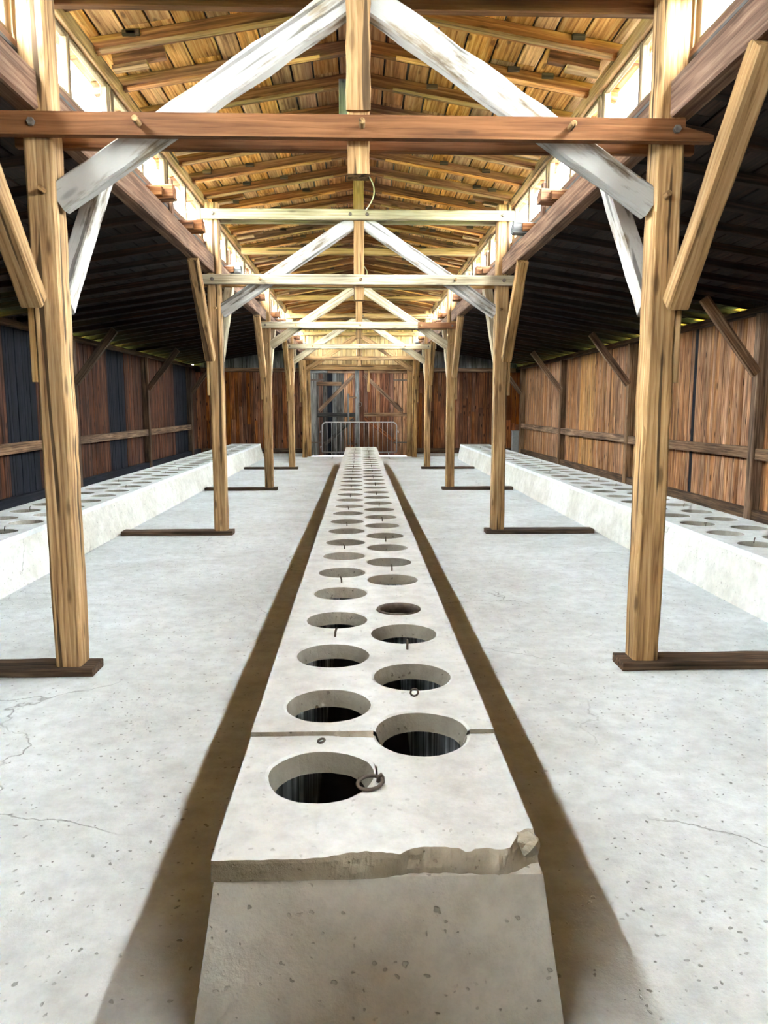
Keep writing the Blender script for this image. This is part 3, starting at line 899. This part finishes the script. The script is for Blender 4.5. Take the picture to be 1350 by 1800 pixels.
def bench_body(name, x0b, x0t, x1t, x1b, ya, yb, zt, cav, root, seg=1):
    """hollow body: flared outer faces, rim, streaked pit walls"""
    A = Acc()
    n = 40
    def P(x, y, z, a=0.006):
        if y == ya or y == yb:
            y += (-0.07 if y == ya else 0.05) * (1 - z / zt)
        d = noise.noise(Vector((x * 2, y * 2.3, z * 4))) * a
        return (x + d, y + d * 0.6, z)
    ys = [ya + (yb - ya) * (i / n) for i in range(n + 1)]
    for xb, xt, flip in ((x0b, x0t, False), (x1b, x1t, True)):
        for i in range(n):
            for j in range(3):
                t0, t1 = j / 3, (j + 1) / 3
                q = [P(xb + (xt - xb) * t, yy, zt * t) for yy, t in ((ys[i], t0), (ys[i + 1], t0), (ys[i + 1], t1), (ys[i], t1))]
                quad3(A, q[::-1] if not flip else q, 0)
    nx = 12
    for yy, flip in ((ya, False), (yb, True)):
        for i in range(nx):
            for j in range(3):
                t0, t1 = j / 3, (j + 1) / 3
                q = []
                for u, t in ((i / nx, t0), ((i + 1) / nx, t0), ((i + 1) / nx, t1), (i / nx, t1)):
                    xl = x0b + (x0t - x0b) * t; xr = x1b + (x1t - x1b) * t
                    q.append(P(xl + (xr - xl) * u, yy, zt * t))
                quad3(A, q if not flip else q[::-1], 0)
    c0, c1 = cav; ca, cb = ya + 0.1, yb - 0.1
    # rim
    quad3(A, [(x0t, ya, zt), (c0, ca, zt), (c0, cb, zt), (x0t, yb, zt)][::-1], 0)
    quad3(A, [(c1, ca, zt), (x1t, ya, zt), (x1t, yb, zt), (c1, cb, zt)], 0)
    quad3(A, [(x0t, ya, zt), (x1t, ya, zt), (c1, ca, zt), (c0, ca, zt)], 0)
    quad3(A, [(c0, cb, zt), (c1, cb, zt), (x1t, yb, zt), (x0t, yb, zt)], 0)
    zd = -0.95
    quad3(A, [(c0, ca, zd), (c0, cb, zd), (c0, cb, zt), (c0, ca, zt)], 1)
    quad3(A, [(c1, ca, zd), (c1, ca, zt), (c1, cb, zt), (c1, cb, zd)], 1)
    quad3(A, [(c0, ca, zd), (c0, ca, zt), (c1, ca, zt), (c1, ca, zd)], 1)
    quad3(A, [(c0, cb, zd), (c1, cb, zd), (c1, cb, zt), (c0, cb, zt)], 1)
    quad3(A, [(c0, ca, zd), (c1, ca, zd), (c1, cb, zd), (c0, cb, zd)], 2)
    # cross walls in the pit catch the light below the openings
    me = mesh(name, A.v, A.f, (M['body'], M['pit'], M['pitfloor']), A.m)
    return link(name, me, I4, root)

# --- middle bench
mb = thing('latrine_bench', (CX, 1.72, 0), 'long middle concrete latrine bench with two rows of round holes and a chipped front slab', 'bench', 'concrete latrine benches')
XL, XR = CX - 0.425, CX + 0.42
YA, YE = 1.782, 21.2
bench_body('body', CX - 0.475, CX - 0.42, CX + 0.42, CX + 0.475, 1.782, 21.25, BZ - 0.073, CAV[0], mb)
LX, RX = CX - 0.168, CX + 0.168
Ls = [2.165 + 0.578 * i for i in range(33)]
Rs = [2.50, 3.04, 3.645, 4.10] + [4.83 + 0.567 * i for i in range(29)]
Ls = [y for y in Ls if y < 20.95]; Rs = [y for y in Rs if y < 20.95]
JY = 2.50

# front slab: chipped apron + first left hole + half of the first right hole
z1 = BZ - 0.016
A = Acc()
TH = 0.058
def sm(x, a, b_):
    t = max(0, min(1, (x - a) / (b_ - a))); return t * t * (3 - 2 * t)
def bump_(x, a, b_, c, d): return sm(x, a, b_) * (1 - sm(x, c, d))
def px(p): return -0.385 + (p - 372) * 0.0015
def table(x, tb):
    p = (x + 0.385) / 0.0015 + 372
    for (p0, v0), (p1, v1) in zip(tb[:-1], tb[1:]):
        if p <= p1:
            t = max(0.0, (p - p0) / (p1 - p0)); return v0 + (v1 - v0) * t
    return tb[-1][1]
TOPC = [(372, 0), (520, 0), (560, .004), (600, .018), (640, .024), (675, .018), (695, .012), (715, .030), (745, .042), (775, .040), (798, .030), (806, .016), (818, .014), (824, .026), (850, .030), (874, .022), (886, .030), (897, .060), (908, .095), (922, .115), (950, .118)]
BOTC = [(372, 0), (600, 0), (660, .002), (690, .010), (720, .020), (780, .018), (830, .010), (880, .008), (897, .022), (925, .050), (950, .055)]
def chip_top(x):
    v = table(x, TOPC)
    on = min(1, v / 0.01)
    return v + on * 0.005 * noise.noise(Vector((x * 45, 0.3, 0))) + 0.0025 * noise.noise(Vector((x * 30, 7.3, 0)))
def chip_bot(x):
    v = table(x, BOTC)
    return v + min(1, v / 0.008) * 0.006 * noise.noise(Vector((x * 50, 1.3, 4.0))) + 0.002 * noise.noise(Vector((x * 25, 1.9, 4.0)))
def frac(x, k):
    return 0.010 * noise.noise(Vector((x * 38, k * 1.9, 2))) + 0.006 * noise.noise(Vector((x * 110, k * 3.7, 5))) - 0.004
NX = 150
cols = []
for i in range(NX + 1):
    x = XL + (XR - XL) * i / NX
    yt, yb_ = YA + chip_top(x), YA - 0.006 + chip_bot(x)
    dropped = min(1, max(0, chip_top(x)) / 0.02)
    ed = 0.007 * (1 - dropped)
    pts = [(x, 2.0, z1), (x, 1.90, z1), (x, max(yt + 0.012, yt + 0.004), z1 - 0.0005), (x, yt + ed * 0.3, z1 - ed * 0.5 - 0.001),
           (x, (yt * 0.72 + yb_ * 0.28) + frac(x, 1) * dropped, z1 - TH * 0.22), (x, (yt * 0.5 + yb_ * 0.5) + frac(x, 2) * dropped, z1 - TH * 0.45), (x, yt * 0.25 + yb_ * 0.75 + frac(x, 3) * dropped, z1 - TH * 0.72), (x, yb_, z1 - TH)]
    cols.append([A.vert(p) for p in pts])
for i in range(NX):
    p, q = cols[i], cols[i + 1]
    chip = max(chip_top((XL + (XR - XL) * (i + 0.5) / NX)), chip_bot((XL + (XR - XL) * (i + 0.5) / NX)) * 1.2) > 0.010 + 0.006 * noise.noise(Vector((i * 0.9, 3.1, 0)))
    for j in range(7):
        A.face((p[j + 1], q[j + 1], q[j], p[j]), 0 if j < 3 else 2)
xm = CX
hole_cell(A, [(XL, 2.0), (xm, 2.0), (xm, JY), (XL, JY)], (LX - 0.002, 2.222), 0.160, z1, 0.068, nseg=36, seed=1, amp=0.04)
hole_cell(A, [(xm, 2.0), (XR, 2.0), (XR, JY), (xm, JY)], (RX - 0.005, JY), 0.155, z1, 0.068, math.pi, 2 * math.pi, 22, seed=2, amp=0.03)
for x, fl in ((XL, 0), (XR, 1)):
    n = 14
    for i in range(n):
        ya_, yb2 = 2.0 + (JY - 2.0) * i / n, 2.0 + (JY - 2.0) * (i + 1) / n
        q = [(x, ya_, z1 - TH), (x, yb2, z1 - TH), (x, yb2, z1), (x, ya_, z1)]
        quad3(A, q if fl else q[::-1], 3)
    side = cols[-1] if fl else cols[0]
    A.face(side if fl else side[::-1] + [], 3) if False else None
    # side of the apron
    zz = [(x, 2.0, z1), (x, 2.0, z1 - TH), A.v[side[7]], A.v[side[6]], A.v[side[5]], A.v[side[4]], A.v[side[3]], A.v[side[2]], A.v[side[1]]]
    quad3(A, zz if not fl else zz[::-1], 3)
front = link('front_slab', mesh('front_slab', A.v, A.f, (M['bench'], M['hole'], M['broken'], M['body']), A.m), I4, mb)
# loose broken corner chunk
ch = Acc()
bm = bmesh.new()
bmesh.ops.create_icosphere(bm, subdivisions=2, radius=1)
for v in bm.verts:
    v.co = Vector((v.co.x * 0.034, v.co.y * 0.040, max(-0.8, min(0.55, v.co.z)) * 0.032)) * (1 + 0.5 * noise.noise(v.co * 2.3 + Vector((4, 4, 4))))
me = bpy.data.meshes.new('corner_chunk'); bm.to_mesh(me); bm.free(); me.materials.append(M['broken'])
link('corner_chunk', me, T((XR - 0.026, 1.862, BZ - 0.036)), mb)

# main slab
z2 = BZ
A = Acc()
y_end = YE
cl = [JY] + mid_cuts(Ls[1:], JY, y_end)[1:]
for i, y in enumerate(Ls[1:]):
    hole_cell(A, [(XL, cl[i]), (xm, cl[i]), (xm, cl[i + 1]), (XL, cl[i + 1])], (LX + rng.uniform(-.004, .004), y), 0.157 + rng.uniform(-.004, .004), z2, 0.068, nseg=30 if i < 12 else 20, seed=10 + i, amp=0.025)
cr = mid_cuts(Rs, JY, y_end)
cr[1] = 2.775; cr[2] = 3.35; cr[3] = 3.93; cr[4] = 4.40
hole_cell(A, [(xm, JY), (XR, JY), (XR, cr[1]), (xm, cr[1])], (RX - 0.003, JY), 0.156, z2, 0.068, 0, math.pi, 22, seed=2, amp=0.03)
for i, y in enumerate(Rs):
    if i == 0: continue
    r = 0.158 + rng.uniform(-.004, .004)
    if i == 3: r = 0.118
    hole_cell(A, [(xm, cr[i]), (XR, cr[i]), (XR, cr[i + 1]), (xm, cr[i + 1])], (RX + rng.uniform(-.004, .004), y), r, z2, 0.068, nseg=30 if i < 12 else 20, seed=60 + i, amp=0.025 if i != 3 else 0.0)
n = 60
for x, fl in ((XL, 0), (XR, 1)):
    for i in range(n):
        a, b_ = JY + (y_end - JY) * i / n, JY + (y_end - JY) * (i + 1) / n
        q = [(x, a, z2 - TH - .016), (x, b_, z2 - TH - .016), (x, b_, z2), (x, a, z2)]
        quad3(A, q if fl else q[::-1], 2)
# broken front edge of the main slab at the joint
nj = 40
for i in range(nj):
    xa, xb = XL + (XR - XL) * i / nj, XL + (XR - XL) * (i + 1) / nj
    if xb > RX - 0.15 and xa < RX + 0.15: continue
    def jz(x): return JY - 0.012 * max(0, noise.noise(Vector((x * 9, 4, 4)))) - 0.02 * bump_(x, -0.13, -0.03, 0.06, 0.10)
    quad3(A, [(xa, jz(xa), z1 - 0.004), (xb, jz(xb), z1 - 0.004), (xb, JY, z2), (xa, JY, z2)], 3)
quad3(A, [(XL, y_end, z2 - TH), (XR, y_end, z2 - TH), (XR, y_end, z2), (XL, y_end, z2)][::-1], 2)
link('slab', mesh('slab', A.v, A.f, (M['bench'], M['hole'], M['body'], M['broken']), A.m), I4, mb)

def torus_pts(c, R, n, nrm, sq=1.0):
    nrm = Vector(nrm).normalized(); u = nrm.orthogonal().normalized(); v = nrm.cross(u)
    return [Vector(c) + u * (R * math.cos(2 * math.pi * i / n)) + v * (R * sq * math.sin(2 * math.pi * i / n)) for i in range(n)]
# big iron ring with its staple by the first hole
rg = link('iron_ring', tube_mesh(torus_pts((0.026, 2.143, z1 + 0.011), 0.037, 28, (-0.10, -0.08, 1)), 0.0058, 8, True), I4, mb, M['iron'])
st = [Vector((0.066, 2.162, z1 - 0.01)), Vector((0.065, 2.162, z1 + 0.018)), Vector((0.060, 2.160, z1 + 0.028)), Vector((0.053, 2.157, z1 + 0.022)), Vector((0.051, 2.156, z1 + 0.006))]
link('staple', tube_mesh(st, 0.006, 8), I4, rg, M['iron'])
link('iron_ring', tube_mesh(torus_pts((-0.135, 2.448, z1 + 0.006), 0.013, 16, (0, -0.2, 1), 0.7), 0.004, 6, True), I4, mb, M['iron'])
link('iron_ring', tube_mesh(torus_pts((0.207, 2.80, z2 + 0.020), 0.018, 16, (0.5, 0.85, 0.1), 0.75), 0.004, 6, True), I4, mb, M['iron'])
hook = tube_mesh([(0, 0, -0.01), (0.002, 0, 0.02), (0.006, 0.002, 0.034), (0.010, 0.003, 0.036)], 0.0045, 6)
hk = [(LX, (Ls[i] + Ls[i + 1]) / 2 - 0.02) for i in range(2, len(Ls) - 1, 2)] + [(RX, 3.385)] + [(RX, (Rs[i] + Rs[i + 1]) / 2 - 0.03) for i in range(4, len(Rs) - 1, 2)]
for x, y in hk:
    link('iron_hook', hook, T((x + rng.uniform(-.01, .01), y, z2)) @ Matrix.Rotation(rng.uniform(0, 6.28), 4, 'Z') @ Matrix.Scale(1 + 0.25 * rng.random(), 4), mb, M['iron'])
# iron collar in the small right-hand hole
vs, fs = [], []
prof = [(0.121, 0.003), (0.123, -0.004), (0.112, -0.006), (0.108, -0.05), (0.103, -0.052), (0.104, -0.01), (0.112, 0.004)]
for i in range(32):
    a = 2 * math.pi * i / 32
    vs += [(r * math.cos(a), r * math.sin(a), z) for r, z in prof]
np_ = len(prof)
for i in range(32):
    for j in range(np_):
        a, b_ = i * np_ + j, i * np_ + (j + 1) % np_
        c, d = ((i + 1) % 32) * np_ + (j + 1) % np_, ((i + 1) % 32) * np_ + j
        fs.append((a, b_, c, d))
tag(link('iron_collar', mesh('iron_collar', vs, fs, (M['iron'],), smooth=True), T((RX, 4.10, z2)), mb), 'dark iron collar lining the smallest hole')

# --- side benches
for s in (-1, 1):
    ya, yb = bench_range(s)
    lb = ('long concrete latrine bench with round holes along the %s wall' % ('dark left' if s < 0 else 'light brown right'))
    root = thing('latrine_bench', (s * 3.55, ya, 0), lb, 'bench', 'concrete latrine benches')
    zt = 0.45
    xi, xo = 3.11, 4.0
    if s < 0:
        bench_body('body', -4.0, -xo, -xi, -3.02, ya, yb, zt - 0.05, CAV[s], root)
    else:
        bench_body('body', 3.04, xi, xo, 4.0, ya, yb, zt - 0.05, CAV[s], root)
    A = Acc()
    xa, xb = sorted((s * xi, s * xo)); xc = (xa + xb) / 2
    yst = 3.6
    for q, (x0, x1) in enumerate(((xa, xc), (xc, xb))):
        hx = xc + (-0.19 if q == 0 else 0.19)
        ys = []
        y = yst + 0.29 + (0.29 if q else 0)
        while y < yb - 0.25: ys.append(y); y += 0.578
        cc = mid_cuts(ys, yst, yb + 0.01)
        for i, y in enumerate(ys):
            hole_cell(A, [(x0, cc[i]), (x1, cc[i]), (x1, cc[i + 1]), (x0, cc[i + 1])], (hx, y), 0.158, zt, 0.068, nseg=22, seed=200 + i + q * 50 + s * 7, amp=0.025)
    quad3(A, [(xa, ya - .01, zt), (xb, ya - .01, zt), (xb, yst, zt), (xa, yst, zt)], 0)
    for x, fl in ((xa, 0), (xb, 1)):
        q = [(x, ya - .01, zt - 0.055), (x, yb + .01, zt - 0.055), (x, yb + .01, zt), (x, ya - .01, zt)]
        quad3(A, q if fl else q[::-1], 2)
    quad3(A, [(xa, yb + .01, zt - .055), (xb, yb + .01, zt - .055), (xb, yb + .01, zt), (xa, yb + .01, zt)][::-1], 2)
    link('slab', mesh('slab', A.v, A.f, (M['bench'], M['hole'], M['bench']), A.m), I4, root)
    for i in range(14):
        link('iron_hook', hook, T((xc + rng.choice((-0.19, 0.19)) + rng.uniform(-.02, .02), 6.0 + i * 1.156 + (0.0 if i % 2 else 0.29), zt)), root, M['iron'])

# ------------------------------------------------------------------ crowd barrier before the gates
BY = 23.62
bar = thing('crowd_barrier', (0, BY, 0), 'galvanised steel crowd barrier with vertical bars standing before the gates', 'barrier')
bx0, bx1, bz0, bz1 = -1.16, 1.15, 0.20, 1.12
cr_ = 0.12
pts = [(bx0, BY, bz0), (bx0, BY, bz1 - cr_)]
pts += [(bx0 + cr_ - cr_ * math.cos(a), BY, bz1 - cr_ + cr_ * math.sin(a)) for a in [i * math.pi / 12 for i in range(1, 7)]]
pts += [(bx1 - cr_ + cr_ * math.sin(a), BY, bz1 - cr_ + cr_ * math.cos(a)) for a in [i * math.pi / 12 for i in range(0, 7)]]
pts += [(bx1, BY, bz0)]
link('frame', tube_mesh(pts, 0.02, 8), I4, bar, M['galv'])
link('bottom_rail', tube_mesh([(bx0, BY, bz0), (bx1, BY, bz0)], 0.019, 8), I4, bar, M['galv'])
barm = tube_mesh([(0, 0, bz0), (0, 0, bz1)], 0.009, 6)
for i in range(1, 16):
    link('upright', barm, T((bx0 + (bx1 - bx0) * i / 16, BY, 0)), bar, M['galv'])
for x in (-0.85, 0.92):
    f_ = link('foot', tube_mesh([(x - .03, BY, bz0), (x, BY, 0.05), (x, BY, 0.02)], 0.018, 8), I4, bar, M['galv'])
    link('foot_bar', tube_mesh([(x, BY - 0.3, 0.019), (x, BY + 0.3, 0.019)], 0.018, 8), I4, f_, M['galv'])
for x, z in ((bx1, 0.85), (bx0, 0.85), (bx0, 0.38)):
    sgn = -1 if x < 0 else 1
    link('hook', tube_mesh([(x, BY, z), (x + sgn * 0.06, BY, z), (x + sgn * 0.06, BY, z - 0.05)], 0.008, 6), I4, bar, M['galv'])

# ------------------------------------------------------------------ small fittings
def sag(a, b_, d, n=10):
    a, b_ = Vector(a), Vector(b_)
    return [a.lerp(b_, i / n) + Vector((d * math.sin(math.pi * i / n), 0, 0)) for i in range(n + 1)]
for k, (y, ya_, z0_, z1_, d) in enumerate(((FR[0] + 2.5, 0, 3.92, 4.33, 0.05), (FR[1] - 0.15, 0, 3.60, 3.80, 0.04))):
    pass
o = link('electric_cable', tube_mesh(sag((0.085, FR[1] - 0.10, 4.36), (0.085, FR[1] - 0.16, 3.90), 0.10) , 0.008, 6), I4, None, M['cable'])
tag(o, 'white electric cable bowing out beside the king post of the second frame', 'cable')
o = link('electric_cable', tube_mesh(sag((0.083, FR[2] - 0.10, 4.20), (0.083, FR[2] - 0.16, 3.92), 0.07), 0.008, 6), I4, None, M['cable'])
tag(o, 'short white electric cable beside the king post of the third frame', 'cable')
jb = thing('junction_box', (4.72, 22.9, 0), 'grey electrical box standing at the far right corner of the hall', 'box')
link('housing', box_mesh(4.62, 4.80, 22.8, 23.0, 0.0, 0.86, (M['boxgrey'],)), I4, jb)
link('lid', box_mesh(4.605, 4.815, 22.785, 23.015, 0.86, 0.885, (M['boxgrey'],)), I4, jb)
sb = thing('equipment_box', (0.0, FR[4] - 0.14, 3.22), 'small white box on the king post of the farthest frame', 'box')
link('housing', box_mesh(-0.09, 0.08, FR[4] - 0.30, FR[4] - 0.145, 3.185, 3.42, (M['boxwhite'],)), I4, sb)
link('grille', box_mesh(-0.055, 0.045, FR[4] - 0.305, FR[4] - 0.30, 3.20, 3.24, (M['sheath'],)), I4, sb)
